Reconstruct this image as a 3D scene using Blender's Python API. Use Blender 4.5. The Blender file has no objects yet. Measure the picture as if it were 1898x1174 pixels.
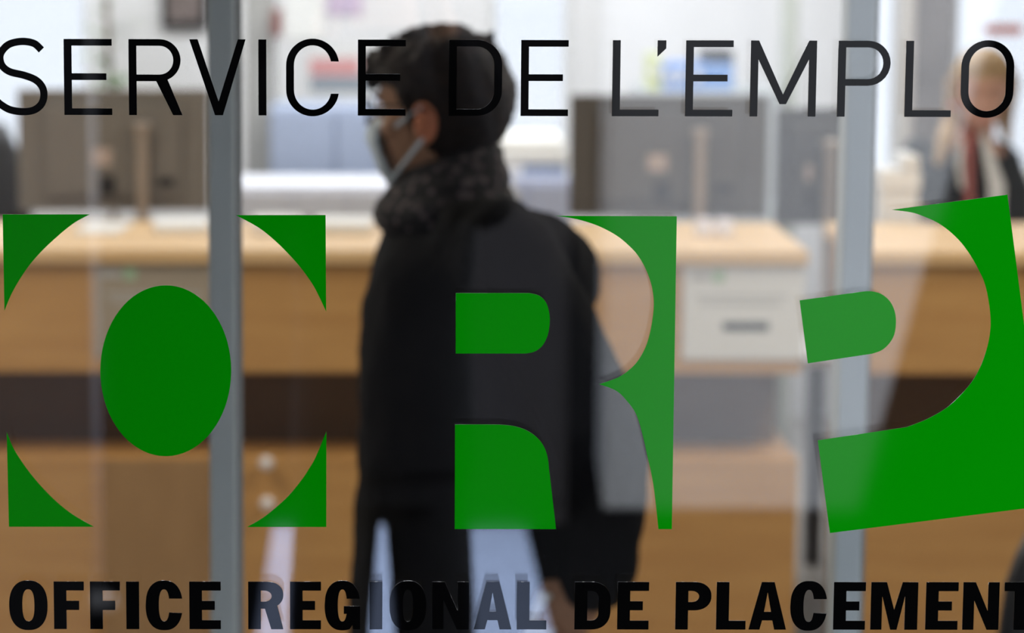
import bpy, bmesh, math, random
from mathutils import Vector, Matrix, Euler, noise
random.seed(7)
scn = bpy.context.scene
COL = scn.collection

# ------------------------------------------------------------------ camera
W, H = 1898, 1174
FPX = 5423.0
CAMZ, CAMD = 1.95, 2.5
cam_d = bpy.data.cameras.new('camera')
cam = bpy.data.objects.new('camera', cam_d); COL.objects.link(cam)
cam_d.sensor_width = 36.0
cam_d.lens = 36.0 * FPX / W
cam_d.shift_x = (949 - 680) / W
cam.location = (0, -CAMD, CAMZ)
CR = Matrix.Rotation(math.radians(90 - 8.12), 3, 'X') @ Matrix.Rotation(math.radians(0.14), 3, 'Z')
cam.rotation_euler = CR.to_euler()
cam_d.clip_start = 0.02; cam_d.clip_end = 300
cam_d.dof.use_dof = True
cam_d.dof.focus_distance = CAMD / math.cos(math.radians(8.12))
cam_d.dof.aperture_fstop = 5.2
scn.camera = cam

# ------------------------------------------------------------------ world, sun, exposure
scn.view_settings.view_transform = 'Standard'
scn.view_settings.look = 'None'
scn.view_settings.exposure = 0.0
scn.view_settings.gamma = 1.0
scn.view_settings.use_curve_mapping = False
wd = bpy.data.worlds.new('sky'); scn.world = wd; wd.use_nodes = True
bg = wd.node_tree.nodes['Background']
bg.inputs[0].default_value = (0.90, 0.95, 1.10, 1)
bg.inputs[1].default_value = 2.3
sun_d = bpy.data.lights.new('sun', 'SUN'); sun = bpy.data.objects.new('sun', sun_d); COL.objects.link(sun)
sun_d.energy = 4.6; sun_d.angle = math.radians(1.5); sun_d.color = (1.0, 0.98, 0.95)
_d = Vector((0.25, -1.0, -1.45)).normalized()
sun.rotation_euler = _d.to_track_quat('-Z', 'Y').to_euler()
def area(name, loc, sx, sy, e, col):
    d = bpy.data.lights.new(name, 'AREA'); o = bpy.data.objects.new(name, d); COL.objects.link(o)
    d.shape = 'RECTANGLE'; d.size = sx; d.size_y = sy; d.energy = e; d.color = col; o.location = loc
    return o
area('ceiling_lamp', (-1.6, 3.2, 2.93), 0.5, 2.2, 70, (1.0, 0.90, 0.76))
area('ceiling_lamp', (1.9, 3.2, 2.93), 0.5, 2.2, 70, (1.0, 0.90, 0.76))
area('ceiling_lamp', (0.0, 7.0, 2.93), 4.5, 0.9, 165, (0.96, 0.97, 1.0))
scn.cycles.max_bounces = 10
scn.cycles.transparent_max_bounces = 32
scn.cycles.sample_clamp_indirect = 4.0
scn.cycles.use_denoising = True

# ------------------------------------------------------------------ helpers
def P(px, py, Y):
    """world point seen at a photograph pixel, on the vertical plane y = Y"""
    d = CR @ Vector(((px / W - 0.5 + cam_d.shift_x) * W, (0.5 - py / H) * H, -FPX))
    t = (Y + CAMD) / d.y
    return Vector((0, -CAMD, CAMZ)) + d * t
def X(px, Y, py=587): return P(px, py, Y).x
def Zp(py, Y, px=680): return P(px, py, Y).z

def mat(name, col, rough=0.6, metal=0.0, spec=0.5, noise_amt=0.0, scale=20.0, bump=0.0, stretch=None, col2=None, emit=None, sheen=0):
    m = bpy.data.materials.new(name); m.use_nodes = True
    nt = m.node_tree; b = nt.nodes['Principled BSDF']
    b.inputs['Base Color'].default_value = (*col, 1)
    b.inputs['Roughness'].default_value = rough
    b.inputs['Metallic'].default_value = metal
    b.inputs['Specular IOR Level'].default_value = spec
    if sheen: b.inputs['Sheen Weight'].default_value = sheen
    if noise_amt or bump or col2:
        tc = nt.nodes.new('ShaderNodeTexCoord'); mp = nt.nodes.new('ShaderNodeMapping')
        nt.links.new(tc.outputs['Object'], mp.inputs[0])
        if stretch: mp.inputs['Scale'].default_value = stretch
        n = nt.nodes.new('ShaderNodeTexNoise'); n.inputs['Scale'].default_value = scale; n.inputs['Detail'].default_value = 5
        nt.links.new(mp.outputs[0], n.inputs[0])
        if noise_amt or col2:
            r = nt.nodes.new('ShaderNodeValToRGB')
            c2 = col2 or tuple(c * (1 - noise_amt) for c in col)
            r.color_ramp.elements[0].position = 0.35; r.color_ramp.elements[1].position = 0.65
            r.color_ramp.elements[0].color = (*c2, 1); r.color_ramp.elements[1].color = (*col, 1)
            nt.links.new(n.outputs[0], r.inputs[0]); nt.links.new(r.outputs[0], b.inputs['Base Color'])
        if bump:
            bp = nt.nodes.new('ShaderNodeBump'); bp.inputs['Strength'].default_value = bump; bp.inputs['Distance'].default_value = 0.01
            nt.links.new(n.outputs[0], bp.inputs['Height']); nt.links.new(bp.outputs[0], b.inputs['Normal'])
    if emit:
        b.inputs['Emission Color'].default_value = (*emit[0], 1); b.inputs['Emission Strength'].default_value = emit[1]
    return m

def glass_mat(name, tint, f0):
    """sheet-glass face: lets light through, reflects by Schlick's law"""
    m = bpy.data.materials.new(name); m.use_nodes = True; nt = m.node_tree; nt.nodes.clear()
    N = nt.nodes.new; L = nt.links.new
    out = N('ShaderNodeOutputMaterial'); mix = N('ShaderNodeMixShader')
    tr = N('ShaderNodeBsdfTransparent'); tr.inputs[0].default_value = (*tint, 1)
    gl = N('ShaderNodeBsdfGlossy'); gl.inputs['Roughness'].default_value = 0.0
    g = N('ShaderNodeNewGeometry'); dt = N('ShaderNodeVectorMath'); dt.operation = 'DOT_PRODUCT'
    L(g.outputs['Normal'], dt.inputs[0]); L(g.outputs['Incoming'], dt.inputs[1])
    ab = N('ShaderNodeMath'); ab.operation = 'ABSOLUTE'; L(dt.outputs['Value'], ab.inputs[0])
    om = N('ShaderNodeMath'); om.operation = 'SUBTRACT'; om.inputs[0].default_value = 1; L(ab.outputs[0], om.inputs[1])
    pw = N('ShaderNodeMath'); pw.operation = 'POWER'; pw.inputs[1].default_value = 5; L(om.outputs[0], pw.inputs[0])
    ml = N('ShaderNodeMath'); ml.operation = 'MULTIPLY_ADD'; ml.inputs[1].default_value = 1 - f0; ml.inputs[2].default_value = f0
    L(pw.outputs[0], ml.inputs[0])
    L(ml.outputs[0], mix.inputs[0]); L(tr.outputs[0], mix.inputs[1]); L(gl.outputs[0], mix.inputs[2]); L(mix.outputs[0], out.inputs[0])
    return m

def obj(name, bm, m, parent=None, smooth=False, bevel=0.0, loc=None):
    me = bpy.data.meshes.new(name); bmesh.ops.recalc_face_normals(bm, faces=bm.faces)
    bm.to_mesh(me); bm.free()
    if smooth:
        for p in me.polygons: p.use_smooth = True
    o = bpy.data.objects.new(name, me); COL.objects.link(o)
    me.materials.append(m)
    if parent: o.parent = parent
    if loc is not None: o.location = loc
    if bevel:
        b = o.modifiers.new('bevel', 'BEVEL'); b.width = bevel; b.segments = 2
    return o
def tag(o, label, cat, group=None, kind=None):
    o['label'] = label; o['category'] = cat
    if group: o['group'] = group
    if kind: o['kind'] = kind
    return o
def struct(o): o['kind'] = 'structure'; return o
def thing(name, label, cat, loc=(0, 0, 0), group=None):
    o = bpy.data.objects.new(name, None); COL.objects.link(o); o.location = loc
    o.empty_display_size = 0.1
    return tag(o, label, cat, group)
def box(bm, x0, x1, y0, y1, z0, z1, M=None):
    vs = [Vector((x, y, z)) for x in (x0, x1) for y in (y0, y1) for z in (z0, z1)]
    if M is not None: vs = [M @ v for v in vs]
    v = [bm.verts.new(c) for c in vs]
    for f in ((0,1,3,2),(4,6,7,5),(0,4,5,1),(2,3,7,6),(0,2,6,4),(1,5,7,3)): bm.faces.new([v[i] for i in f])
def boxes(*bs):
    bm = bmesh.new()
    for b in bs: box(bm, *b)
    return bm
def tube(bm, pts, rad, n=16, cap=True):
    """rounded tapering limb; rad items are r or (ra, rb)"""
    pts = [Vector(p) for p in pts]; rad = [r if isinstance(r, tuple) else (r, r) for r in rad]
    if cap:
        d0 = (pts[0] - pts[1]).normalized(); d1 = (pts[-1] - pts[-2]).normalized()
        a, b = rad[0], rad[-1]; ma, mb = min(a), min(b)
        pts = [pts[0] + d0 * ma * .92, pts[0] + d0 * ma * .6] + pts + [pts[-1] + d1 * mb * .6, pts[-1] + d1 * mb * .92]
        rad = [(a[0]*.38, a[1]*.38), (a[0]*.8, a[1]*.8)] + rad + [(b[0]*.8, b[1]*.8), (b[0]*.38, b[1]*.38)]
    rings = []; up = None
    for i, p in enumerate(pts):
        t = (pts[min(i+1, len(pts)-1)] - pts[max(i-1, 0)]).normalized()
        if up is None:
            up = Vector((1, 0, 0)) if abs(t.x) < 0.9 else Vector((0, 1, 0))
        u = (up - t * up.dot(t)).normalized(); v = t.cross(u); up = u
        rings.append([bm.verts.new(p + u * math.cos(6.28318*k/n) * rad[i][0] + v * math.sin(6.28318*k/n) * rad[i][1]) for k in range(n)])
    for a, b in zip(rings, rings[1:]):
        for k in range(n): bm.faces.new((a[k], a[(k+1) % n], b[(k+1) % n], b[k]))
    bm.faces.new(rings[0][::-1]); bm.faces.new(rings[-1])
def slices(bm, rows, M=Matrix(), n=28, e=2.0):
    """horizontal rings: rows of (z, cx, cy, rx, ryfront, ryback)"""
    rings = []
    for (z, cx, cy, rx, rf, rb) in rows:
        ring = []
        for k in range(n):
            a = 6.28318 * k / n; c, s = math.cos(a), math.sin(a)
            sx = math.copysign(abs(c) ** (2 / e), c); sy = math.copysign(abs(s) ** (2 / e), s)
            ring.append(bm.verts.new(M @ Vector((cx + rx * sx, cy + (rb if s > 0 else rf) * sy, z))))
        rings.append(ring)
    for a, b in zip(rings, rings[1:]):
        for k in range(n): bm.faces.new((a[k], a[(k+1) % n], b[(k+1) % n], b[k]))
    bm.faces.new(rings[0][::-1]); bm.faces.new(rings[-1])
def ball(bm, c, r, M=Matrix(), u=16, v=10):
    s = r if isinstance(r, tuple) else (r, r, r)
    T = M @ Matrix.Translation(Vector(c)) @ Matrix.Diagonal((*s, 1))
    bmesh.ops.create_uvsphere(bm, u_segments=u, v_segments=v, radius=1, matrix=T)
def fuse(o, vox, smooth=4):
    r = o.modifiers.new('fuse', 'REMESH'); r.mode = 'VOXEL'; r.voxel_size = vox; r.use_smooth_shade = True
    s = o.modifiers.new('smooth', 'SMOOTH'); s.factor = 0.5; s.iterations = smooth
    return o
def clouds(o, size, strength, name='folds'):
    t = bpy.data.textures.new(name, 'CLOUDS'); t.noise_scale = size; t.noise_depth = 2
    d = o.modifiers.new('folds', 'DISPLACE'); d.texture = t; d.strength = strength; d.mid_level = 0.5
    return o
def lathe(bm, prof, c, n=24):
    rings = [[bm.verts.new((c[0] + r * math.cos(6.28318*k/n), c[1] + r * math.sin(6.28318*k/n), c[2] + z)) for k in range(n)] for r, z in prof]
    for a, b in zip(rings, rings[1:]):
        for k in range(n): bm.faces.new((a[k], a[(k+1) % n], b[(k+1) % n], b[k]))
    bm.faces.new(rings[0][::-1]); bm.faces.new(rings[-1])

# ------------------------------------------------------------------ materials
M_wall = mat('painted_wall', (0.80, 0.80, 0.82), 0.8, noise_amt=0.03, scale=6)
M_ceil = mat('ceiling_paint', (0.8, 0.8, 0.78), 0.9)
M_floor = mat('floor_tile', (0.34, 0.31, 0.28), 0.35, noise_amt=0.15, scale=4)
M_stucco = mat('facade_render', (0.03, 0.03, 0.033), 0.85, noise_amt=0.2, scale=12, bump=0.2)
M_asph = mat('asphalt', (0.007, 0.0072, 0.008), 1.0, spec=0.0, noise_amt=0.35, scale=60, bump=0.3)
M_paving = mat('pale_paving', (0.36, 0.45, 0.66), 0.8, noise_amt=0.08, scale=8)
M_court = mat('courtyard_gravel', (0.50, 0.52, 0.56), 0.9, noise_amt=0.1, scale=5)
M_conc = mat('pale_concrete', (0.36, 0.375, 0.395), 0.85, noise_amt=0.08, scale=3)
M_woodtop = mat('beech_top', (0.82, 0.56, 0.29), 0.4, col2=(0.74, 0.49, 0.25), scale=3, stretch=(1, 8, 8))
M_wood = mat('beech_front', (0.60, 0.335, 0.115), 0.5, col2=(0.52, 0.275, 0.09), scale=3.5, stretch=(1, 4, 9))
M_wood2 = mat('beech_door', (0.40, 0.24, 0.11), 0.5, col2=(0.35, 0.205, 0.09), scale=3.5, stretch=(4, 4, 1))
M_dark = mat('deep_brown', (0.14, 0.088, 0.045), 0.7, noise_amt=0.1, scale=5)
M_alu = mat('grey_powder_coat', (0.60, 0.66, 0.68), 0.5, metal=0.0)
M_alu_l = mat('pale_powder_coat', (0.70, 0.79, 0.85), 0.5, metal=0.0)
M_black = mat('black_plastic', (0.012, 0.012, 0.014), 0.5)
M_vblack = mat('black_vinyl', (0.001, 0.001, 0.001), 0.02, spec=0.5)
M_vgreen = mat('green_vinyl', (0.0, 0.32, 0.0), 0.04, spec=0.5)
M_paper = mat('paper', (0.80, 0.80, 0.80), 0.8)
M_glass = glass_mat('float_glass', (0.99, 0.995, 0.99), 0.10)
M_glass_b = glass_mat('solar_glass', (0.92, 0.92, 0.91), 0.042)

# ------------------------------------------------------------------ setting
GX0, GX1 = -0.40, 2.3
struct(obj('floor', boxes((-4.2, 5.2, 0.03, 8.7, -0.12, 0.0)), M_floor))
struct(obj('ceiling', boxes((-4.2, 5.2, 0.0, 8.7, 3.0, 3.2)), M_ceil))
struct(obj('wall_left', boxes((-4.2, -4.0, 0.2, 8.5, 0, 3.0)), M_wall))
struct(obj('wall_right', boxes((5.0, 5.2, 0.2, 8.5, 0, 3.0)), M_wall))
struct(obj('wall_front', boxes((-4.2, GX0, 0.0, 0.2, 0, 3.0), (GX1, 5.2, 0.0, 0.2, 0, 3.0), (GX0, GX1, 0.0, 0.2, 2.55, 3.0)), M_stucco))
struct(obj('wall_shade_added', boxes((GX0 - 0.25, GX0 - 0.005, -1.7, 0.0, 0, 3.0)), M_stucco))  # unseen wall added to darken the left letters
struct(obj('canopy_shade_added', boxes((-3.0, 0.32, -2.3, 0.0, 2.56, 2.70)), M_stucco))  # unseen canopy put in to cut skylight on the left letters
# entrance glazing: a double pane in a slim frame
win = bpy.data.objects.new('window_1', None); COL.objects.link(win); struct(win)
for y0, y1 in ((0.0, 0.003), (0.0145, 0.0175)):
    obj('glass_pane', boxes((GX0 + 0.04, GX1 - 0.04, y0, y1, 0.05, 2.50)), M_glass, win)
obj('window_frame', boxes((GX0, GX0 + 0.04, -0.02, 0.05, 0, 2.55), (GX1 - 0.04, GX1, -0.02, 0.05, 0, 2.55),
                          (GX0 + 0.04, GX1 - 0.04, -0.02, 0.05, 0, 0.05), (GX0 + 0.04, GX1 - 0.04, -0.02, 0.05, 2.50, 2.55)), M_alu, win)
# back wall with window openings
YB = 8.5
ops = [(X(-260, YB, 100), X(168, YB, 100)), (X(905, YB, 100), X(1062, YB, 100)), (X(1612, YB, 100), X(1674, YB, 100)), (X(1768, YB, 100), X(2150, YB, 100))]
SILL = Zp(330, YB)
bl = [(-4.2, 5.2, YB, YB + .2, 0, SILL), (-4.2, 5.2, YB, YB + .2, 2.6, 3.0)]
xs = [-4.2] + [v for o_ in ops for v in o_] + [5.2]
for a, b in zip(xs[0::2], xs[1::2]): bl.append((a, b, YB, YB + .2, SILL, 2.6))
struct(obj('wall_back', boxes(*bl), M_wall))
for i, (a, b) in enumerate(ops):
    w = bpy.data.objects.new('window_%d' % (i + 2), None); COL.objects.link(w); struct(w)
    obj('glass_pane', boxes((a + .03, b - .03, YB + .09, YB + .10, SILL + .03, 2.57)), M_glass_b, w)
    obj('window_frame', boxes((a, a + .03, YB + .06, YB + .12, SILL, 2.6), (b - .03, b, YB + .06, YB + .12, SILL, 2.6),
        (a + .03, b - .03, YB + .06, YB + .12, SILL, SILL + .03), (a + .03, b - .03, YB + .06, YB + .12, 2.57, 2.6)), M_paper, w)
struct(obj('ground_street', boxes((-40, 40, -70, 0.03, -0.2, -0.02)), M_asph))
struct(obj('ground_courtyard', boxes((-60, 60, 8.7, 120, -0.2, -0.02)), M_court))

# vestibule stiles of the inner sliding door
YP = 1.35
def post(pxl, pxr, m, label):
    x0, x1 = X(pxl, YP), X(pxr, YP)
    t = thing('door_post', label, 'post', ((x0 + x1) / 2, YP, 0))
    h = (x1 - x0) / 2
    obj('post_shaft', boxes((-h, h, -0.03, 0.03, 0.012, 2.999)), m, t, bevel=0.004)
    obj('rubber_seal', boxes((h, h + .008, -0.008, 0.008, 0.012, 2.999)), mat('seal', (0.34, 0.35, 0.36), .6), t)
    obj('foot_plate', boxes((-h - .02, h + .02, -0.05, 0.05, 0.0, 0.012)), m, t)
post(389, 438, M_alu, 'slim grey metal door post standing between the green oval and the top right corner shape')
post(1552, 1602, M_alu_l, 'slim pale blue-grey metal door post standing behind the green D-shaped piece of the tilted P')

# ------------------------------------------------------------------ reception counters
YC = 4.57
def wood_counter(xa, xb, label, door=None, bright_dots=()):
    t = thing('reception_counter', label, 'counter', ((xa + xb) / 2, YC + .35, 0))
    ox, oy = t.location.x, t.location.y
    def q(a, b, c, d, e, f): return (a - ox, b - ox, c - oy, d - oy, e, f)
    zt = Zp(462, YC); zb = Zp(692, YC); zl = Zp(850, YC)
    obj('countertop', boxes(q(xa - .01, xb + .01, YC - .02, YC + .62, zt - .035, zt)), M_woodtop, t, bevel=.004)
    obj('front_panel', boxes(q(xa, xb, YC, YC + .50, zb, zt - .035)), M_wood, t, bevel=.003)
    obj('recessed_panel', boxes(q(xa + .03, xb - .03, YC + .22, YC + .46, zl, zb)), M_dark, t)  # panel coloured a darker brown than the fronts
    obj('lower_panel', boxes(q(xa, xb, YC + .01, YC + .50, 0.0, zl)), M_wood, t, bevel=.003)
    if door:
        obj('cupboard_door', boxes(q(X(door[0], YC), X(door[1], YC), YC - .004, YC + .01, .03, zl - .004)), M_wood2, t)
    for kx, ky in bright_dots:
        bm = bmesh.new(); p = P(kx, ky, YC)
        tube(bm, [(p.x - ox, YC + .01 - oy, p.z), (p.x - ox, YC - .012 - oy, p.z)], [.008, .008]); ball(bm, (p.x - ox, YC - .02 - oy, p.z), .017)
        obj('bright_dot', bm, mat('bright_dot_white', (.9, .9, .95), .15, spec=.8), t, smooth=True)  # white balls standing in for two bright reflected dots
    return zt
ZT = wood_counter(X(-420, YC), X(1487, YC), 'long light wood reception counter behind the walking man', (186, 388), ((494, 856), (496, 931)))
wood_counter(X(1604, YC), X(2500, YC), 'light wood reception counter in front of the seated blond woman')

def paper_sign(x0, y0, x1, y1, label, marks, sheet=None):
    a, b = P(x0, y1, YC), P(x1, y0, YC)
    t = thing('paper_sign', label, 'sign', ((a.x + b.x) / 2, YC - .0052, a.z), 'notices on the counter front')
    w, h = (b.x - a.x) / 2, b.z - a.z
    obj('sheet', boxes((-w, w, -.001, .001, 0, h)), sheet or M_paper, t)
    for (u0, v0, u1, v1, m, nm) in marks:
        obj(nm, boxes((-w + 2*w*u0, -w + 2*w*u1, -.002, -.001, h * (1 - v1), h * (1 - v0))), m, t)
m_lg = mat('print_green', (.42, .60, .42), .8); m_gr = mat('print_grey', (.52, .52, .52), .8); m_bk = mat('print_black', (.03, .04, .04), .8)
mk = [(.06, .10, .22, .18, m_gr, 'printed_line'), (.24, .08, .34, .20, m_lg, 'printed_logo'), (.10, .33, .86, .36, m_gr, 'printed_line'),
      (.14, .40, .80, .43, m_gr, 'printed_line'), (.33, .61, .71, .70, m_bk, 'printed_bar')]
paper_sign(1264, 488, 1492, 666, 'white paper notice with a black bar, on the counter right of the walking man', mk)
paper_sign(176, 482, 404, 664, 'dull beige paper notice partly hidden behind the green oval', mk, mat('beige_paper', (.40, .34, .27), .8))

# ------------------------------------------------------------------ monitors (seen from behind)
M_mon = mat('monitor_shell', (0.20, 0.185, 0.17), 0.35, noise_amt=.05)
M_mon2 = mat('monitor_shell_dark', (0.08, 0.08, 0.085), 0.4)
M_silver = mat('silver_column', (0.40, 0.34, 0.29), 0.35, metal=0.4)
def monitor(xl, xr, yt, Y, rz, label, shell=M_mon, base_z=None):
    c = P((xl + xr) / 2, yt, Y); w = (X(xr, Y, yt) - X(xl, Y, yt)) / 2 / math.cos(rz); h = .335
    bz = (base_z if base_z is not None else .74)
    t = thing('computer_monitor', label, 'monitor', (c.x, Y, bz)); t.rotation_euler = (0, 0, rz)
    top = c.z - bz
    bm = boxes((-w, w, .0, .018, top - h, top)); obj('screen_housing', bm, shell, t, bevel=.006)
    bm = bmesh.new(); box(bm, -w*.72, w*.72, -.022, .0, top - h*.88, top - h*.12); obj('rear_bulge', bm, shell, t, bevel=.02)
    obj('screen', boxes((-w + .012, w - .012, .018, .0195, top - h + .02, top - .012)), M_black, t)
    bm = boxes((w*.24, w*.24 + .032, -.07, -.035, .012, top - h * .30)); obj('stand_column', bm, M_silver, t, bevel=.008)
    obj('stand_hinge', boxes((w*.24 - .006, w*.24 + .038, -.076, -.022, top - h*.33, top - h*.26)), M_silver, t, bevel=.008)
    bm = boxes((-.06, .17, -.12, .06, 0, .012)); obj('stand_base', bm, M_silver, t, bevel=.004)
    obj('rear_badge', boxes((-w*.22, -w*.02, -.026, -.022, top - h*.62, top - h*.48)), mat('badge', (.5, .4, .36), .5), t, bevel=.001)
    obj('port_recess', boxes((-w*.15, w*.02, -.025, -.022, top - h*.86, top - h*.70)), M_black, t)
    obj('port_recess', boxes((w*.46, w*.64, -.025, -.022, top - h*.80, top - h*.72)), M_black, t)
# staff desk behind the counter
YD = 5.35
M_leg = mat('dark_steel', (.09, .09, .095), .5)
def staff_desk(xa, xb, Y0, Y1, label):
    t = thing('office_desk', label, 'desk', ((xa + xb) / 2, (Y0 + Y1) / 2, 0)); ox, oy = t.location.x, t.location.y
    obj('desktop', boxes((xa - ox, xb - ox, Y0 - oy, Y1 - oy, .715, .74)), mat('desk_white', (.75, .75, .76), .5), t, bevel=.003)
    for a in (xa + .05, xb - .05):
        for b in (Y0 + .05, Y1 - .05):
            obj('leg', boxes((a - ox - .025, a - ox + .025, b - oy - .025, b - oy + .025, 0, .715)), M_leg, t)
staff_desk(X(-60, 5.6), X(760, 5.6), 5.22, 6.05, 'white office desk behind the counter under the left monitor')
staff_desk(X(1000, 5.6), X(1590, 5.6), 5.22, 6.05, 'white office desk behind the counter carrying the right monitors')
staff_desk(X(1610, 5.6), X(2300, 5.6), 5.22, 6.05, 'white office desk in front of the seated blond woman')
monitor(33, 386, 165, 5.5, 0.06, 'grey-brown computer monitor seen from behind, left of the man')
monitor(1058, 1425, 176, 5.5, -0.03, 'grey computer monitor seen from behind, right of the man', mat('monitor_shell_b', (.10, .095, .09), .4, noise_amt=.05))
monitor(1440, 1760 - 190, 200, 5.85, 0.15, 'dark computer monitor between the grey monitor and the pale post', M_mon2)
monitor(1614, 1705, 318, 5.5, 0.5, 'small dark blue screen beside the blond woman', mat('navy_shell', (.05, .06, .09), .5))

# ------------------------------------------------------------------ small things on the counters
def papers(x0, x1, Y, z, dz, label, rz=0.0):
    o = obj('paper_stack', boxes((-(x1 - x0)/2, (x1 - x0)/2, -.11, .11, 0, dz)), M_paper, None, bevel=.001, loc=((x0 + x1)/2, Y, z))
    o.rotation_euler = (0, 0, rz); tag(o, label, 'papers', 'papers on the long counter')
papers(X(285, 4.95), X(384, 4.95), 4.99, ZT, .02, 'white papers on the counter left of the grey door post', .08)
papers(X(150, 4.95), X(232, 4.95), 4.97, ZT, .008, 'thin white sheet on the counter below the left monitor', -.1)
papers(X(470, 4.95), X(560, 4.95), 4.97, ZT, .03, 'white papers on the counter just right of the grey door post', .05)
papers(X(585, 4.95), X(690, 4.95), 4.99, ZT, .025, 'white papers on the counter in front of the man', -.04)
def jar(px, label):
    x = X(px, 4.85, 412)
    t = thing('small_jar', label, 'jar', (x, 4.85, ZT), 'jars on the counter')
    bm = bmesh.new(); lathe(bm, [(.020, 0), (.024, .004), (.024, .028), (.018, .034)], (0, 0, 0)); obj('jar_body', bm, mat('jar', (.9, .9, 1), .1, spec=.9), t, smooth=True)
    bm = bmesh.new(); lathe(bm, [(.020, .034), (.020, .046), (.016, .048)], (0, 0, 0)); obj('lid', bm, mat('lid', (.85, .85, 1), .2, spec=.8), t, smooth=True)
jar(1304, 'small white lidded jar on the counter, the one nearer the man'); jar(1343, 'small lilac-white lidded jar on the counter, the one nearer the pale post')
# white carton / phone beside the woman
Yq = 5.5
t = thing('desk_telephone', 'white desk telephone beside the pale post', 'telephone', (X(1640, Yq, 300), Yq - .19, .74))
top = Zp(270, Yq) - .74
obj('raiser', boxes((-.05, .05, -.05, .05, 0, top - .10)), M_paper, t, bevel=.004)
obj('phone_body', boxes((-.055, .055, -.06, .06, top - .10, top - .04)), M_paper, t, bevel=.01)
obj('handset', boxes((.0, .05, -.07, .07, top - .04, top)), M_paper, t, bevel=.014)

# ------------------------------------------------------------------ office background
YW = YB - .004
def flat(name, x0, y0, x1, y1, m, parent=None, dy=.004, th=.004):
    a, b = P(x0, y1, YW), P(x1, y0, YW)
    return obj(name, boxes((a.x, b.x, YW - dy - th, YW - dy, a.z, b.z)), m, parent)
def wallthing(name, label, cat): return thing(name, label, cat)
t = wallthing('framed_picture', 'dark framed picture on the back wall above the left monitor', 'picture')
flat('picture_frame', 300, -130, 384, 50, M_black, t, 0, .03)
flat('picture_print', 312, -118, 372, 38, mat('picture_print', (.10, .08, .075), .6, col2=(.25, .2, .19), scale=4), t, .03, .002)
t = wallthing('poster', 'wall poster with a red band and a grey band left of the man', 'poster')
flat('poster_sheet', 566, 78, 700, 200, M_paper, t, 0, .003)
flat('red_band', 574, 108, 668, 140, mat('faded_red', (.72, .36, .36), .7), t, .003, .001)
flat('grey_band', 574, 140, 700, 172, mat('grey_blue', (.33, .37, .42), .7), t, .003, .001)
o = flat('lilac_poster', 606, -60, 672, 28, mat('lilac', (.60, .50, .66), .7), None, 0, .003); tag(o, 'pale lilac poster high on the wall left of the man', 'poster')
o = flat('wall_notice', 530, -60, 600, 74, mat('bright_white', (.92, .92, .9), .7), None, 0, .003); tag(o, 'bright white notice sheet on the wall right of the round column', 'notice')
# concrete pillar left
Yk = 7.9
def pillar(x0, x1, m, label, name='trim'):
    a, b = X(x0, Yk, 100), X(x1, Yk, 100)
    o = obj(name, boxes((a, b, Yk - .05, Yk + .1, 0, 3.0)), m, None, bevel=.01); struct(o); return o
pillar(455, 512, mat('grey_column', (.34, .34, .33), .8), '', 'trim_1')
pillar(1672, 1692, mat('beige_jamb', (.50, .46, .42), .8), '', 'trim_2')
pillar(1692, 1764, mat('brown_column', (.20, .18, .175), .8, noise_amt=.4, scale=5), '', 'trim_3')
pillar(1452, 1476, mat('olive_jamb', (.46, .48, .42), .8), '', 'trim_4')
o = obj('fire_alarm', boxes((X(505, Yk, 40), X(524, Yk, 40), Yk - .11, Yk - .051, Zp(66, Yk), Zp(16, Yk))), mat('brown_red', (.22, .09, .08), .6), None, bevel=.008)
tag(o, 'small brown-red box on the grey column', 'alarm box')
# cabinets along the back wall
def cabinet(x0, y0, x1, Y, m, label, n=2):
    a, b = P(x0, y0, Y), P(x1, y0, Y)
    t = thing('filing_cabinet', label, 'cabinet', ((a.x + b.x)/2, Y + .2, 0)); w = (b.x - a.x)/2
    obj('cabinet_body', boxes((-w, w, -.19, .2, 0, a.z)), m, t, bevel=.004)
    for i in range(n):
        u0 = -w + 2*w*i/n + .006; u1 = -w + 2*w*(i+1)/n - .006
        d = obj('cabinet_door', boxes((u0, u1, -.2, -.19, .05, a.z - .02)), m, t, bevel=.002)
        obj('door_handle', boxes((u1 - .03, u1 - .02, -.215, -.2, a.z*.55, a.z*.7)), M_alu, d)
    return a.z, t
M_bluecab = mat('blue_grey_lacquer', (.36, .42, .56), .5)
cz, _ = cabinet(500, 200, 745, 7.6, M_bluecab, 'pale blue-grey cabinet standing behind the walking man\'s face')
M_whitecab = mat('white_lacquer', (.72, .73, .80), .5)
cz2, _ = cabinet(1190, 168, 1450, 7.7, mat('grey_lacquer', (.45, .48, .5), .5), 'grey cabinet carrying the blue folders')
cz3, _ = cabinet(440, 345, 745, 7.0, M_whitecab, 'low white cabinet in front of the blue-grey cabinet', 3)
cz4, _ = cabinet(896, 330, 1056, 7.0, mat('pale_blue_lacquer', (.55, .60, .78), .5), 'low pale blue cabinet behind the man\'s shoulder')
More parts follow.
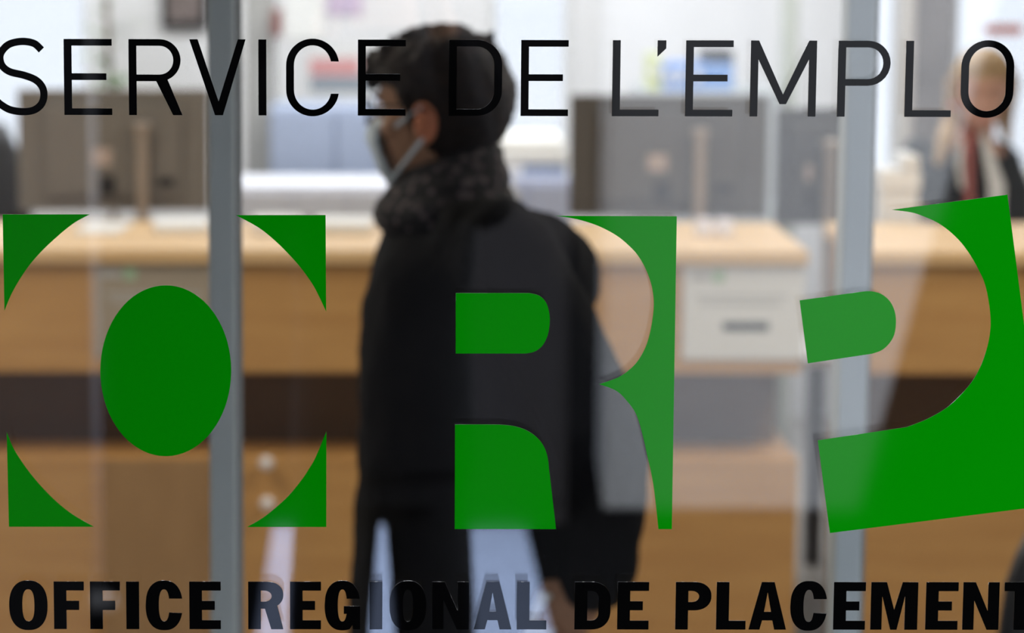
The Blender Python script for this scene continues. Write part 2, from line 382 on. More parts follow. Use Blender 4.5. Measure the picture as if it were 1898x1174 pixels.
# folders
def folder(x0, x1, y0, col, label, tilt=0):
    Y = 7.72; a, b = P(x0, y0, Y), P(x1, y0, Y)
    t = thing('ring_binder', label, 'folder', ((a.x + b.x)/2, Y + .12, cz2), 'folders on the grey cabinet'); w = (b.x - a.x)/2 - .001
    obj('binder_cover', boxes((-w, w, -.12, .12, 0, a.z - cz2)), mat('binder', col, .5), t, bevel=.003)
    obj('spine_label', boxes((-w*.6, w*.6, -.122, -.12, (a.z - cz2)*.35, (a.z - cz2)*.8)), M_paper, t)
folder(1206, 1226, 104, (.55, .60, .25), 'olive yellow folder on the grey cabinet')
for i, (a, b, y, c, l) in enumerate(((1228, 1252, 122, (.16, .30, .68), 'blue folder next to the olive yellow one'), (1253, 1278, 118, (.18, .33, .7), 'blue folder, second from the olive yellow one'),
        (1279, 1306, 120, (.15, .30, .65), 'blue folder left of the black-topped ones'))): folder(a, b, y, c, l)
o = obj('archive_box', boxes((X(1308, 7.7, 120), X(1362, 7.7, 120), 7.72, 7.96, cz2, Zp(116, 7.7))), mat('blue_box', (.2, .36, .72), .6), None, bevel=.003); tag(o, 'blue archive box under a flat black box on the grey cabinet', 'box')
o = obj('flat_box', boxes((X(1308, 7.7, 120), X(1362, 7.7, 120), 7.73, 7.95, Zp(116, 7.7), Zp(94, 7.7))), M_black, None, bevel=.003); tag(o, 'flat black box lying on the blue archive box', 'box')
# printer on the low cabinet behind the man
a, b = P(912, 262, 7.0), P(1056, 262, 7.0)
t = thing('office_printer', 'white office printer on the low pale blue cabinet behind the man', 'printer', ((a.x + b.x)/2, 7.25, cz4)); w = (b.x - a.x)/2 - .003; h = a.z - cz4
M_prn = mat('printer_white', (.93, .92, .89), .4)
obj('printer_body', boxes((-w, w, -.2, .2, 0.0, h - .03)), M_prn, t, bevel=.012)
obj('scanner_lid', boxes((-w + .01, w - .01, -.19, .19, h - .03, h)), M_prn, t, bevel=.008)
obj('paper_slot', boxes((-w*.2, w*.95, -.203, -.2, .01, .04)), mat('slot_blue', (.25, .33, .5), .5), t)
# red sticker strip on the right window
a, b = P(1824, 64, YB + .08), P(1896, 46, YB + .08)
o = obj('window_sticker', boxes((a.x, b.x, YB + .082, YB + .086, a.z, b.z)), mat('orange_red', (.75, .22, .16), .6), None); tag(o, 'red-orange sticker strip on the window above the blond woman', 'sticker')
# potted plant at the left window
t = thing('potted_plant', 'green potted plant at the edge of the left window', 'plant', (X(205, 8.2, 60), 8.15, 0))
bm = bmesh.new(); lathe(bm, [(.10, 0), (.13, .26), (.135, .28), (.12, .28), (.115, .25)], (0, 0, 0)); obj('pot', bm, M_paper, t, smooth=True)
bm = bmesh.new(); tube(bm, [(0, 0, .24), (.01, 0, .9), (-.01, 0, 1.6)], [.012, .01, .008]); obj('stem', bm, M_dark, t, smooth=True)
bm = bmesh.new()
for k in range(46):
    z = .95 + random.random() * .85; a_ = random.random() * 6.28; L = .09 + random.random() * .08
    d = Vector((math.cos(a_), math.sin(a_), .25 + random.random() * .5)).normalized(); s = Vector((-math.sin(a_), math.cos(a_), 0))
    p0 = Vector((0, 0, z)); pr = None
    for i in range(6):
        f = i / 5; wdt = .026 * math.sin(math.pi * min(.98, f + .06)); c = p0 + d * L * (f * 1.2) + Vector((0, 0, -.06 * f * f))
        cur = (bm.verts.new(c - s * wdt), bm.verts.new(c + s * wdt))
        if pr: bm.faces.new((pr[0], pr[1], cur[1], cur[0]))
        pr = cur
lf = obj('leaves', bm, mat('leaf_green', (.12, .2, .07), .5), t, smooth=True)
# beige chair behind man's shoulder, black chairs
def office_chair(cx, Y, ztop, m, label, rz=0.0, wid=.24, arms=True):
    t = thing('office_chair', label, 'chair', (cx, Y, 0)); t.rotation_euler = (0, 0, rz)
    bm = bmesh.new(); slices(bm, [(.44, 0, 0, wid*.9, .22, .2), (.455, 0, 0, wid, .25, .22), (.49, 0, 0, wid, .25, .22), (.505, 0, 0, wid*.9, .22, .2)], e=3.5); obj('seat', bm, m, t, smooth=True)
    bm = bmesh.new(); rows = []
    n = 9
    for i in range(n + 1):
        f = i / n; w = wid * (.82 + .25 * math.sin(math.pi * min(1, f * 1.05 + .05))) * (1 if f < .85 else (1 - (f - .85) * 2.6))
        rows.append((.56 + (ztop - .56) * (f if f < .95 else .95 + (f-.95)*1), 0, .23 - .04 * math.sin(f * 3), w, .03, .03))
    slices(bm, rows, e=2.6); obj('backrest', bm, m, t, smooth=True)
    bm = bmesh.new(); tube(bm, [(0, .1, .45), (0, .27, .47), (0, .27, .7)], [.018, .018, .018]); obj('back_bracket', bm, M_black, t, smooth=True)
    bm = bmesh.new(); tube(bm, [(0, 0, .1), (0, 0, .44)], [.03, .025], cap=False); obj('gas_column', bm, M_black, t, smooth=True)
    for k in range(5):
        a_ = k * 1.2566; bm = bmesh.new(); tube(bm, [(0, 0, .11), (.26 * math.cos(a_), .26 * math.sin(a_), .07)], [.025, .016]); l = obj('leg', bm, M_black, t, smooth=True)
        bm = bmesh.new(); tube(bm, [(.26 * math.cos(a_) - .012, .26 * math.sin(a_), .028), (.26 * math.cos(a_) + .012, .26 * math.sin(a_), .028)], [.02, .02]); obj('caster', bm, M_black, l, smooth=True)
office_chair(X(925, 6.2, 330), 6.35, Zp(322, 6.55), mat('beige_fabric', (.42, .40, .36), .9), 'beige office chair showing past the back of the man\'s neck', 0.0, .10)
office_chair(X(-60, 6.4, 300), 6.5, Zp(232, 6.7), M_black, 'black office chair at the far left behind the counter', 0.0, .155)
office_chair(X(2028, 1.9, 1100), 1.9, Zp(985, 2.1, 1990), M_black, 'black rounded seat back just inside the glass at the last letter T', 0.0, .10)

# ------------------------------------------------------------------ people
M_skin_m = mat('skin_man', (0.42, 0.22, 0.13), 0.55, noise_amt=.08, scale=30)
M_skin_w = mat('skin_woman', (0.70, 0.40, 0.30), 0.5, noise_amt=.05, scale=30)
M_hair_m = mat('hair_dark_brown', (0.022, 0.011, 0.006), 0.6, spec=.2, col2=(.008, .005, .004), scale=30, stretch=(1, 1, 6), bump=.8)
M_hair_b = mat('hair_blond', (0.55, 0.38, 0.20), 0.5, col2=(.32, .20, .10), scale=40, stretch=(1, 1, .15), bump=.6)
M_jkt = mat('black_coat', (0.0035, 0.0035, 0.004), 0.85, noise_amt=.3, scale=40, bump=.4, spec=.06)
M_trs = mat('dark_trousers', (0.02, 0.022, 0.03), 0.8)
M_shoe = mat('black_shoe', (0.01, 0.01, 0.01), .4)
M_mask = mat('mask_blue', (0.62, 0.72, 0.82), .8)
M_eye = mat('eye_white', (.8, .78, .75), .2); M_iris = mat('iris', (.05, .03, .02), .1)

HEADROWS = [(0.0, .026, .052, -.01), (.012, .040, .070, .0), (.035, .052, .078, .03), (.06, .060, .080, .055), (.085, .066, .080, .072),
            (.11, .070, .077, .084), (.125, .072, .072, .09), (.142, .0735, .079, .094), (.165, .0745, .076, .095), (.187, .070, .066, .09), (.205, .058, .048, .073), (.219, .038, .026, .046), (.226, .014, .01, .018)]
def head_into(bm, M):
    """face toward -Y, chin bottom at z=0"""
    slices(bm, [(z, 0, -.005, w, f, b) for z, w, f, b in HEADROWS], M, e=2.15)
    def tb(pts, r): tube(bm, [M @ Vector(p) for p in pts], r, 10)
    tb([(0, -.078, .132), (0, -.090, .110), (0, -.101, .094)], [.007, .009, .012])
    for s in (-1, 1):
        tb([(s*.008, -.090, .091), (s*.013, -.084, .090)], [.007, .007])
        ball(bm, (s*.074, .012, .112), (.008, .019, .031), M); ball(bm, (s*.078, .020, .118), (.006, .016, .026), M)
        tb([(s*.012, -.082, .142), (s*.034, -.078, .146), (s*.052, -.066, .141)], [.006, .007, .005])
        tb([(s*.034, -.064, .088), (s*.052, -.052, .098)], [.016, .014])
    tb([(-.022, -.080, .058), (0, -.088, .061), (.022, -.080, .058)], [.004, .006, .004])
    tb([(-.018, -.080, .050), (0, -.087, .049), (.018, -.080, .050)], [.004, .0065, .004])
def head_extras(M, parent, sk):
    for s in (-1, 1):
        bm = bmesh.new(); ball(bm, (s*.032, -.0665, .124), .0125, M); e = obj('eye', bm, M_eye, parent, smooth=True)
        bm = bmesh.new(); ball(bm, (s*.032, -.0765, .123), (.0055, .003, .0055), M); obj('iris', bm, M_iris, e, smooth=True)
def hand_into(bm, wrist, d, side, curl=.5, nrm=None, s=1.0):
    """palm and five fingers; d = direction wrist to knuckles, side = toward the thumb, nrm = palm-facing direction (fingers curl that way)"""
    d = Vector(d).normalized(); side = Vector(side); side = (side - d * side.dot(d)).normalized(); n = Vector(nrm) if nrm else d.cross(side)
    n = (n - d*n.dot(d) - side*n.dot(side)).normalized(); w = Vector(wrist)
    tube(bm, [w, w + d*.03*s, w + d*.07*s], [(.026*s, .017*s)]*1 + [(.036*s, .016*s)] + [(.040*s, .014*s)], 14) if abs(side.x) > .5 else tube(bm, [w, w + d*.03*s, w + d*.07*s], [.024*s, .024*s, .024*s], 14)
    for k, (o_, L) in enumerate(((.030, .066), (.010, .075), (-.010, .070), (-.029, .055))):
        p = w + d*.075*s + side*o_*s; dd = d.copy(); pts = [p]
        for j, fr in enumerate((.45, .32, .23)):
            dd = (dd + n * curl * (.5 + j * .45)).normalized(); p = p + dd * L * fr * s; pts.append(p)
        tube(bm, pts, [.0088*s, .0084*s, .0078*s, .0068*s], 10)
    p = w + d*.02*s + side*.026*s
    tube(bm, [p, p + (side*.8 + d*.7 + n*.3).normalized()*.035*s, p + (side*.6 + d*1.4 + n*.6).normalized()*.064*s], [.0125*s, .0105*s, .008*s], 10)

# ---- the walking man (faces left, Z about 4.5 m from the lens)
YM = 2.0
def m(px, py, dy=0.0): return P(px, py, YM + dy)
def mz(py): return Zp(py, YM)
man = thing('person', 'man in a black coat, patterned scarf, glasses and face mask walking to the left', 'person', (X(840, YM, 600), YM, 0))
MO = Vector(man.location)
class Off:  # parts are written in world space, then moved to the parent's frame
    pass
def part(name, bm, mt, parent, root, smooth=True):
    bmesh.ops.translate(bm, verts=bm.verts, vec=-Vector(root.location))
    return obj(name, bm, mt, parent, smooth=smooth)
headM = Matrix.Translation(m(818, 338, 0.02)) @ Matrix.Rotation(math.radians(-90 - 22), 4, 'Z') @ Matrix.Rotation(math.radians(4), 4, 'X') @ Matrix.Diagonal((1.02, 1.05, .955, 1))
bm = bmesh.new(); head_into(bm, headM)
tube(bm, [m(835, 300, .03), m(850, 400, .03), m(865, 450, .03)], [.058, .062, .08])
slices(bm, [(mz(py), X(cx, YM, py), YM + .02, rx, ry, ry) for py, cx, rx, ry in ((1260, 860, .135, .15), (1180, 860, .14, .155), (1000, 862, .125, .15), (800, 862, .13, .165), (600, 866, .14, .18), (480, 870, .12, .19), (425, 868, .07, .12))])
SH_L = m(925, 470, -.19); EL_L = m(1122, 850, -.20); WR_L = m(1098, 1085, -.17)
SH_R = m(900, 470, .24); EL_R = m(905, 860, .26); WR_R = m(860, 1130, .24)
tube(bm, [SH_L, EL_L, WR_L], [.05, .04, .027]); tube(bm, [SH_R, EL_R, WR_R], [.05, .04, .027])
hand_into(bm, WR_L, (m(1040, 1160, -.17) - WR_L), (0, 0, 1) , .5, (-.2, 1, -.4), 1.02)
hand_into(bm, WR_R, (-.1, 0, -1), (-1, 0, 0), .4, (0, -1, 0))
zc = mz(1240)
for dy, fx, kx in ((-.09, .10, .06), (.11, -.30, -.14)):
    hp = Vector((MO.x + .02, YM + dy, zc)); kn = Vector((MO.x + kx, YM + dy, .47)); an = Vector((MO.x + fx + .04, YM + dy, .09))
    tube(bm, [hp, (hp + kn)/2, kn, (kn*.6 + an*.4), an], [.09, .075, .055, .052, .036])
    tube(bm, [an, an + Vector((-.06, 0, -.04)), an + Vector((-.17, 0, -.055))], [.035, .035, .026])
body = part('body', bm, M_skin_m, man, man); fuse(body, .005, 3)
bm = bmesh.new()
for dy, fx, kx in ((-.09, .10, .06), (.11, -.30, -.14)):
    hp = Vector((MO.x + .02, YM + dy*.8, mz(1285))); kn = Vector((MO.x + kx, YM + dy, .47)); an = Vector((MO.x + fx + .04, YM + dy, .12))
    tube(bm, [hp, (hp + kn)/2, kn, (kn*.5 + an*.5), an], [.105, .098, .078, .070, .066])
tr_ = part('trousers', bm, M_trs, man, man); fuse(tr_, .009, 4)
for dy, fx in ((-.09, .10), (.11, -.30)):
    bm = bmesh.new(); x = MO.x + fx + .04
    slices(bm, [(0.0, 0, 0, .14, .045, .045), (.03, 0, 0, .145, .048, .048), (.06, .02, 0, .12, .045, .045), (.10, .06, 0, .065, .042, .042)], e=2.6)
    bmesh.ops.translate(bm, verts=bm.verts, vec=Vector((x - .07, YM + dy, 0))); part('shoe', bm, M_shoe, man, man)
# coat
bm = bmesh.new()
rows = []
for py, xl, xr, d in ((1300, 640, 1080, .21), (1174, 650, 1068, .205), (1000, 655, 1085, .19), (900, 660, 1085, .18), (760, 664, 1065, .18), (640, 668, 1058, .19), (560, 673, 1070, .205), (500, 688, 1068, .21), (460, 702, 1040, .205), (432, 716, 1005, .18), (412, 730, 975, .13), (392, 748, 925, .09)):
    a, b = X(xl, YM, py), X(xr, YM, py)
    rows.append((mz(py), (a + b)/2, YM + .02, (b - a)/2, d, d))
slices(bm, rows, e=2.35, n=40)
tube(bm, [SH_L + Vector((.0, .03, .0)), m(985, 560, -.185), m(1060, 700, -.20), EL_L + Vector((.0, 0, 0)), m(1118, 950, -.185), m(1104, 1075, -.17)], [.085, .080, .076, .070, .066, .056], 20)
tube(bm, [SH_R - Vector((.0, .03, .0)), EL_R, m(880, 1080, .24)], [.08, .066, .052], 20)
tube(bm, [m(870, 440, -.14), m(1000, 475, -.05), m(1040, 520, .1)], [.06, .075, .07], 20)
coat = part('coat', bm, M_jkt, man, man); fuse(coat, .009, 5); clouds(coat, .09, .018)
# scarf: stacked folds round the neck with a check of small pale spots
M_scarf = bpy.data.materials.new('patterned_scarf'); M_scarf.use_nodes = True
nt = M_scarf.node_tree; b_ = nt.nodes['Principled BSDF']; b_.inputs['Roughness'].default_value = .95
tc = nt.nodes.new('ShaderNodeTexCoord'); vo = nt.nodes.new('ShaderNodeTexVoronoi'); vo.inputs['Scale'].default_value = 52; vo.inputs['Randomness'].default_value = .8
rp = nt.nodes.new('ShaderNodeValToRGB'); rp.color_ramp.elements[0].position = .22; rp.color_ramp.elements[0].color = (.11, .088, .092, 1); rp.color_ramp.elements[1].position = .42; rp.color_ramp.elements[1].color = (.012, .011, .013, 1)
nt.links.new(tc.outputs['Object'], vo.inputs[0]); nt.links.new(vo.outputs['Distance'], rp.inputs[0]); nt.links.new(rp.outputs[0], b_.inputs['Base Color'])
bm = bmesh.new()
for (py, cx, rx, ry, tr, sl) in ((312, 838, .058, .072, .026, .020), (348, 828, .072, .085, .030, .018), (385, 822, .080, .100, .032, .010)):
    pts = []
    for k in range(25):
        a_ = k / 24 * 6.28318; c = m(cx, py, .02)
        pts.append(c + Vector((rx * math.cos(a_), ry * math.sin(a_), sl * math.cos(a_))))
    tube(bm, pts, [(tr, tr)] * 25, 12, cap=False)
tube(bm, [m(838, 305, .02), m(832, 420, .02)], [.055, .085], 20)
scarf = part('scarf', bm, M_scarf, man, man); fuse(scarf, .006, 3); clouds(scarf, .05, .010)
# hair
bm = bmesh.new()
HAIRROWS = [(.040, .01, .045, .045, .056), (.07, .02, .068, .045, .080), (.10, .022, .082, .042, .092), (.128, .014, .087, .040, .106), (.150, .008, .090, .048, .114), (.172, -.002, .091, .080, .115), (.196, -.002, .086, .088, .109), (.216, .0, .074, .080, .094), (.234, .005, .054, .055, .070), (.246, .008, .025, .028, .035)]
slices(bm, [(z, 0, cy, w, f, b) for z, cy, w, f, b in HAIRROWS], headM, e=2.3)
hr = random.Random(3)
for k in range(60):
    a_ = hr.random() * 6.28; q = hr.random(); rr = .085 * q
    p = headM @ Vector((rr * math.cos(a_), .008 + rr * 1.1 * math.sin(a_), .232 - .028 * q * q))
    tube(bm, [p, p + Vector((hr.uniform(-.012, .010), hr.uniform(-.01, .01), .020))], [.013, .006], 8)
for k in range(14):
    p = headM @ Vector((hr.uniform(-.06, .06), -.083, .165 + hr.random() * .05)); tube(bm, [p, p + Vector((-.012, 0, .008 + hr.random() * .01))], [.014, .007], 8)
for s in (-1, 1): tube(bm, [headM @ Vector((s*.073, -.020, .150)), headM @ Vector((s*.075, -.012, .118)), headM @ Vector((s*.074, -.012, .10))], [.016, .010, .006], 10)
hair = part('hair', bm, M_hair_m, body, man); fuse(hair, .005, 2); clouds(hair, .012, .008)
head_extras_root = man
def in_frame(objs_fn, root): pass
def hx(M, parent, root, lips=(.45, .2, .16), brow=(.03, .02, .015)):
    ml = mat('lip_colour', lips, .45); mb = mat('eyebrow_hair', brow, .8)
    for s in (-1, 1):
        bm = bmesh.new(); ball(bm, (s*.032, -.0665, .1225), .0118, M); e = part('eye', bm, M_eye, parent, root)
        bm = bmesh.new(); ball(bm, (s*.032, -.0768, .1205), (.005, .003, .005), M); part('iris', bm, M_iris, parent, root)
        bm = bmesh.new(); tube(bm, [M @ Vector((s*.018, -.0765, .1265)), M @ Vector((s*.032, -.0795, .129)), M @ Vector((s*.047, -.071, .1255))], [.0032, .0045, .0032], 8); part('eyelid', bm, mat('eyelid', (.5, .28, .2), .6), parent, root)
        bm = bmesh.new(); tube(bm, [M @ Vector((s*.014, -.0885, .143)), M @ Vector((s*.034, -.0855, .149)), M @ Vector((s*.053, -.070, .143))], [.0022, .0032, .0018], 8); part('eyebrow', bm, mb, parent, root)
    bm = bmesh.new(); tube(bm, [M @ Vector((-.020, -.0805, .056)), M @ Vector((0, -.0915, .058)), M @ Vector((.020, -.0805, .056))], [.0025, .0045, .0025], 8)
    tube(bm, [M @ Vector((-.017, -.081, .050)), M @ Vector((0, -.0905, .0495)), M @ Vector((.017, -.081, .050))], [.0025, .0050, .0025], 8); part('lips', bm, ml, parent, root)
hx(headM, body, man)
# ears: light through the thin skin shows them redder
for s in (-1, 1):
    bm = bmesh.new(); ball(bm, (s*.079, .010, .100), (.009, .018, .031), headM)
    tube(bm, [headM @ Vector((s*.085, .010 + .017*math.cos(a_), .102 + .030*math.sin(a_))) for a_ in [j*.42 - 1.5 for j in range(10)]], [.0045]*10, 8)
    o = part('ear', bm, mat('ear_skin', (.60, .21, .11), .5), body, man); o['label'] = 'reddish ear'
# mask: shell over nose, mouth and chin, pleated, with ear loops
bm = bmesh.new()
rows = [(-.012, .030, .060), (.0, .046, .082), (.02, .058, .094), (.04, .062, .100), (.06, .064, .106), (.075, .062, .113), (.090, .054, .112), (.102, .040, .104), (.110, .024, .096)]
rings = []
for z, w, f in rows:
    ring = []
    for k in range(17):
        a_ = math.radians(36 + 108 * k / 16); ring.append(bm.verts.new(headM @ Vector((w * 1.0 * math.cos(a_), -.012 - (f - .012) * math.sin(a_) ** .75, z))))
    rings.append(ring)
for a, b in zip(rings, rings[1:]):
    for k in range(16): bm.faces.new((a[k], a[k+1], b[k+1], b[k]))
mask = part('face_mask', bm, M_mask, man, man); sd = mask.modifiers.new('cloth', 'SOLIDIFY'); sd.thickness = .002
for s in (-1, 1):
    for z0, z1, nm in ((.088, .128, 'ear_loop'), (.012, .075, 'ear_loop')):
        bm = bmesh.new(); tube(bm, [headM @ Vector((s*.050, -.058, z0)), headM @ Vector((s*.073, -.025, (z0 + z1)/2)), headM @ Vector((s*.086, .006, z1))], [.0034]*3, 8); part(nm, bm, M_mask, mask, man)
# glasses
gl = bmesh.new()
for s in (-1, 1):
    tube(gl, [headM @ Vector((s*.034 + .025*math.cos(a_), -.100 + .012*abs(math.cos(a_))*(1 if s*math.cos(a_) > 0 else .2), .122 + .020*math.sin(a_))) for a_ in [j*6.28318/20 for j in range(21)]], [.0022]*21, 8, cap=False)
    tube(gl, [headM @ Vector((s*.058, -.090, .128)), headM @ Vector((s*.074, -.05, .130)), headM @ Vector((s*.080, .01, .134))], [.002]*3, 8)
tube(gl, [headM @ Vector((-.010, -.101, .126)), headM @ Vector((0, -.104, .130)), headM @ Vector((.010, -.101, .126))], [.002]*3, 8)
part('glasses', gl, M_black, man, man)
# white folded paper in his hand
bm = bmesh.new(); c = m(1000, 1140, -.17)
box(bm, -.014, .030, -.002, .002, -.10, .035, Matrix.Translation(c) @ Matrix.Rotation(.35, 4, 'Y'))
o = obj('folded_paper', bm, M_paper, None); tag(o, 'folded white paper held in the walking man\'s hand', 'paper')

# ---- the seated woman
YR = 6.3
def r(px, py, dy=0.0): return P(px, py, YR + dy)
wom = thing('person', 'blond woman in a dark blazer and white shirt seated behind the counter', 'person', (X(1795, YR, 300), YR, 0))
whM = Matrix.Translation(r(1822, 226, -.045)) @ Matrix.Rotation(math.radians(-14), 4, 'Z') @ Matrix.Rotation(math.radians(20), 4, 'X') @ Matrix.Diagonal((.97, .97, .97, 1))
bm = bmesh.new(); head_into(bm, whM)
tube(bm, [r(1822, 190, .01), r(1812, 240, .02), r(1805, 280, .03)], [.048, .050, .065])
zs = lambda py: Zp(py, YR, 1800)
cx0 = X(1795, YR, 300)
slices(bm, [(.50, cx0, YR + .03, .17, .11, .12), (.62, cx0, YR + .03, .16, .11, .11), (.75, cx0, YR + .03, .13, .095, .09), (zs(400), cx0, YR + .03, .145, .105, .09), (zs(320), cx0, YR + .03, .155, .10, .09), (zs(275), cx0, YR + .03, .12, .08, .08), (zs(258), cx0, YR + .03, .06, .06, .06)])
wSH = [(-.165, zs(285)), (.165, zs(285))]
wa = []
for s in (-1, 1):
    sh = Vector((cx0 - .022 + s*.128, YR + .03, zs(298 if s > 0 else 290))); el = Vector((cx0 + s*.215, YR - .06, .86)); wr = Vector((cx0 + s*.12, YR - .27, .80)); wa.append((sh, el, wr))
    tube(bm, [sh, el, wr], [.045, .036, .024]); hand_into(bm, wr, (-s*.15, -1, -.12), (-s, 0, .1), .35, (0, 0, -1), .92)
    hip = Vector((cx0 + s*.09, YR + .02, .56)); kn = Vector((cx0 + s*.11, YR - .40, .58)); an = Vector((cx0 + s*.11, YR - .38, .10))
    tube(bm, [hip, (hip + kn)/2, kn, (kn + an)/2, an], [.085, .075, .056, .050, .034]); tube(bm, [an, an + Vector((0, -.13, -.05))], [.034, .026])
wbody = part('body', bm, M_skin_w, wom, wom); fuse(wbody, .006, 3)
hx(whM, wbody, wom, (.62, .18, .17), (.22, .13, .07))
bm = bmesh.new()
slices(bm, [(.52, cx0, YR + .03, .19, .13, .14), (.75, cx0, YR + .03, .165, .12, .115), (zs(400), cx0, YR + .03, .165, .125, .11), (zs(330), cx0 - .02, YR + .03, .160, .12, .11), (zs(290), cx0 - .025, YR + .03, .140, .10, .10), (zs(266), cx0, YR + .04, .11, .06, .085), (zs(252), cx0, YR + .05, .07, .03, .06)], e=2.4)
for sh, el, wr in wa: tube(bm, [sh, el, wr + (el - wr)*.15], [.056, .052, .040])
M_blz = mat('dark_blazer', (.035, .040, .048), .85, noise_amt=.2, scale=40, bump=.3)
bz = part('blazer', bm, M_blz, wom, wom); fuse(bz, .008, 4); clouds(bz, .08, .012)
def strip(name, pts, wd, mt, parent, root, th=.003):
    bm = bmesh.new(); prev = None
    for i, p in enumerate(pts):
        p = Vector(p); t = (Vector(pts[min(i+1, len(pts)-1)]) - Vector(pts[max(i-1, 0)])).normalized(); s = t.cross(Vector((0, 1, 0))).normalized() * (wd[i] if isinstance(wd, (list, tuple)) else wd)
        cur = [bm.verts.new(p - s), bm.verts.new(p + s), bm.verts.new(p + s + Vector((0, th, 0))), bm.verts.new(p - s + Vector((0, th, 0)))]
        if prev:
            for k in range(4): bm.faces.new((prev[k], prev[(k+1) % 4], cur[(k+1) % 4], cur[k]))
        else: bm.faces.new(cur)
        prev = cur
    bm.faces.new(prev[::-1]); return part(name, bm, mt, parent, root, smooth=False)
yf = -.118
strip('top', [r(1816, 262, -.075), r(1814, 310, yf), r(1812, 420, yf - .012)], [.016, .034, .040], mat('black_top', (.012, .012, .014), .8), wom, wom)
strip('shirt_collar', [r(1822, 246, -.065), r(1836, 300, yf - .004), r(1848, 345, yf - .012), r(1846, 420, yf - .016)], [.008, .016, .024, .022], M_paper, wom, wom)
strip('shirt_collar', [r(1783, 258, -.070), r(1778, 300, yf - .004), r(1784, 350, yf - .012)], [.006, .010, .006], M_paper, wom, wom)
strip('lanyard', [r(1799, 236, -.05), r(1797, 290, yf - .010), r(1797, 420, yf - .022)], [.012, .012, .012], mat('rose_lanyard', (.42, .13, .12), .7), wom, wom)
# blond hair: cap over the skull plus long strands over the shoulder
bm = bmesh.new()
WH = [(.05, .035, .062, .02, .070), (.09, .028, .078, .030, .085), (.125, .018, .084, .045, .098), (.155, .008, .086, .075, .104), (.18, .004, .083, .082, .102), (.205, .004, .072, .066, .088), (.225, .006, .050, .044, .06), (.238, .008, .02, .018, .025)]
slices(bm, [(z, 0, cy, w, f, b) for z, cy, w, f, b in WH], whM, e=2.2)
hd = lambda x, y, z: whM @ Vector((x, y, z))
tube(bm, [hd(-.06, .01, .17), hd(-.086, .02, .12), r(1768, 215, .0), r(1752, 262, -.045), r(1740, 300, -.075)], [.030, .030, .030, .028, .014], 14)
tube(bm, [hd(.06, .02, .17), hd(.080, .04, .12), r(1862, 225, .06), r(1868, 262, .06)], [.026, .026, .024, .010], 14)
wh = part('hair', bm, M_hair_b, wbody, wom); fuse(wh, .006, 3); clouds(wh, .02, .008)
bm = bmesh.new(); ball(bm, tuple(r(1768, 192, -.035)), .014); part('earring', bm, mat('pink_earring', (.75, .12, .22), .4), wom, wom)
office_chair(cx0 - .02, YR + .09, zs(350), mat('charcoal_fabric', (.05, .055, .065), .9), 'charcoal office chair the blond woman sits on', 0, .16)

# ---- the photographer outside, seen only as a dark reflection in the glass
YPh = -2.86
ph = thing('person', 'dark-clothed photographer outside, seen as the dark reflection in the glass', 'person', (.03, YPh, 0))
px0 = .03
M_drk = mat('dark_clothes', (.012, .012, .014), .9)
phM = Matrix.Translation((px0 - .02, YPh + .03, 1.80)) @ Matrix.Rotation(math.pi, 4, 'Z') @ Matrix.Scale(.98, 4)
bm = bmesh.new(); head_into(bm, phM)
tube(bm, [(px0, YPh, 1.84), (px0, YPh - .01, 1.70)], [.055, .065])
slices(bm, [(.84, px0, YPh, .145, .10, .10), (1.0, px0, YPh, .15, .10, .10), (1.15, px0, YPh, .14, .095, .09), (1.4, px0, YPh, .16, .11, .10), (1.6, px0, YPh, .175, .10, .10), (1.69, px0, YPh, .10, .07, .07)])
pa = []
for s in (-1, 1):
    sh = Vector((px0 + s*.165, YPh, 1.62)); el = Vector((px0 + s*.19, YPh + .10, 1.40)); wr = Vector((px0 + s*.10, YPh + .18, 1.74)); pa.append((sh, el, wr))
    tube(bm, [sh, el, wr], [.045, .036, .026]); hand_into(bm, wr, (-s*.2, .35, 1), (-s*.2, -1, .2), .5, (-s, 0, 0), .95)
    hip = Vector((px0 + s*.075, YPh, .84)); kn = Vector((px0 + s*.105, YPh + .01, .48)); an = Vector((px0 + s*.125, YPh, .08))
    tube(bm, [hip, kn, an], [.07, .05, .036]); tube(bm, [an, an + Vector((0, .14, -.04))], [.034, .028])
pb = part('body', bm, M_skin_m, ph, ph); fuse(pb, .006, 3)
bm = bmesh.new()
slices(bm, [(.90, px0, YPh, .175, .12, .12), (1.05, px0, YPh, .170, .12, .12), (1.2, px0, YPh, .165, .11, .11), (1.45, px0, YPh, .185, .125, .12), (1.6, px0, YPh, .19, .11, .11), (1.68, px0, YPh, .12, .08, .08), (1.72, px0, YPh, .07, .07, .07)], e=2.4)
for sh, el, wr in pa: tube(bm, [sh, el, wr + (el - wr)*.15], [.062, .054, .04])
fuse(part('coat', bm, M_drk, ph, ph), .009, 4)
bm = bmesh.new()
for s in (-1, 1):
    tube(bm, [(px0 + s*.080, YPh, .88), (px0 + s*.098, YPh + .01, .62), (px0 + s*.112, YPh, .12)], [.082, .078, .062])
slices(bm, [(.84, px0, YPh, .150, .11, .11), (.95, px0, YPh, .155, .11, .11)])
fuse(part('trousers', bm, M_drk, ph, ph), .007, 3)
bm = bmesh.new(); slices(bm, [(z, 0, cy, w, f, b) for z, cy, w, f, b in HAIRROWS], phM, e=2.2); fuse(part('hair', bm, M_hair_m, pb, ph), .006, 2)
for s in (-1, 1):
    bm = bmesh.new(); slices(bm, [(-.02, 0, 0, .045, .10, .14), (.02, 0, 0, .047, .10, .145), (.05, 0, -.02, .044, .08, .10), (.09, 0, -.03, .042, .05, .05)], e=2.5)
    bmesh.ops.translate(bm, verts=bm.verts, vec=Vector((px0 + s*.125, YPh + .02, 0))); part('shoe', bm, M_shoe, ph, ph)

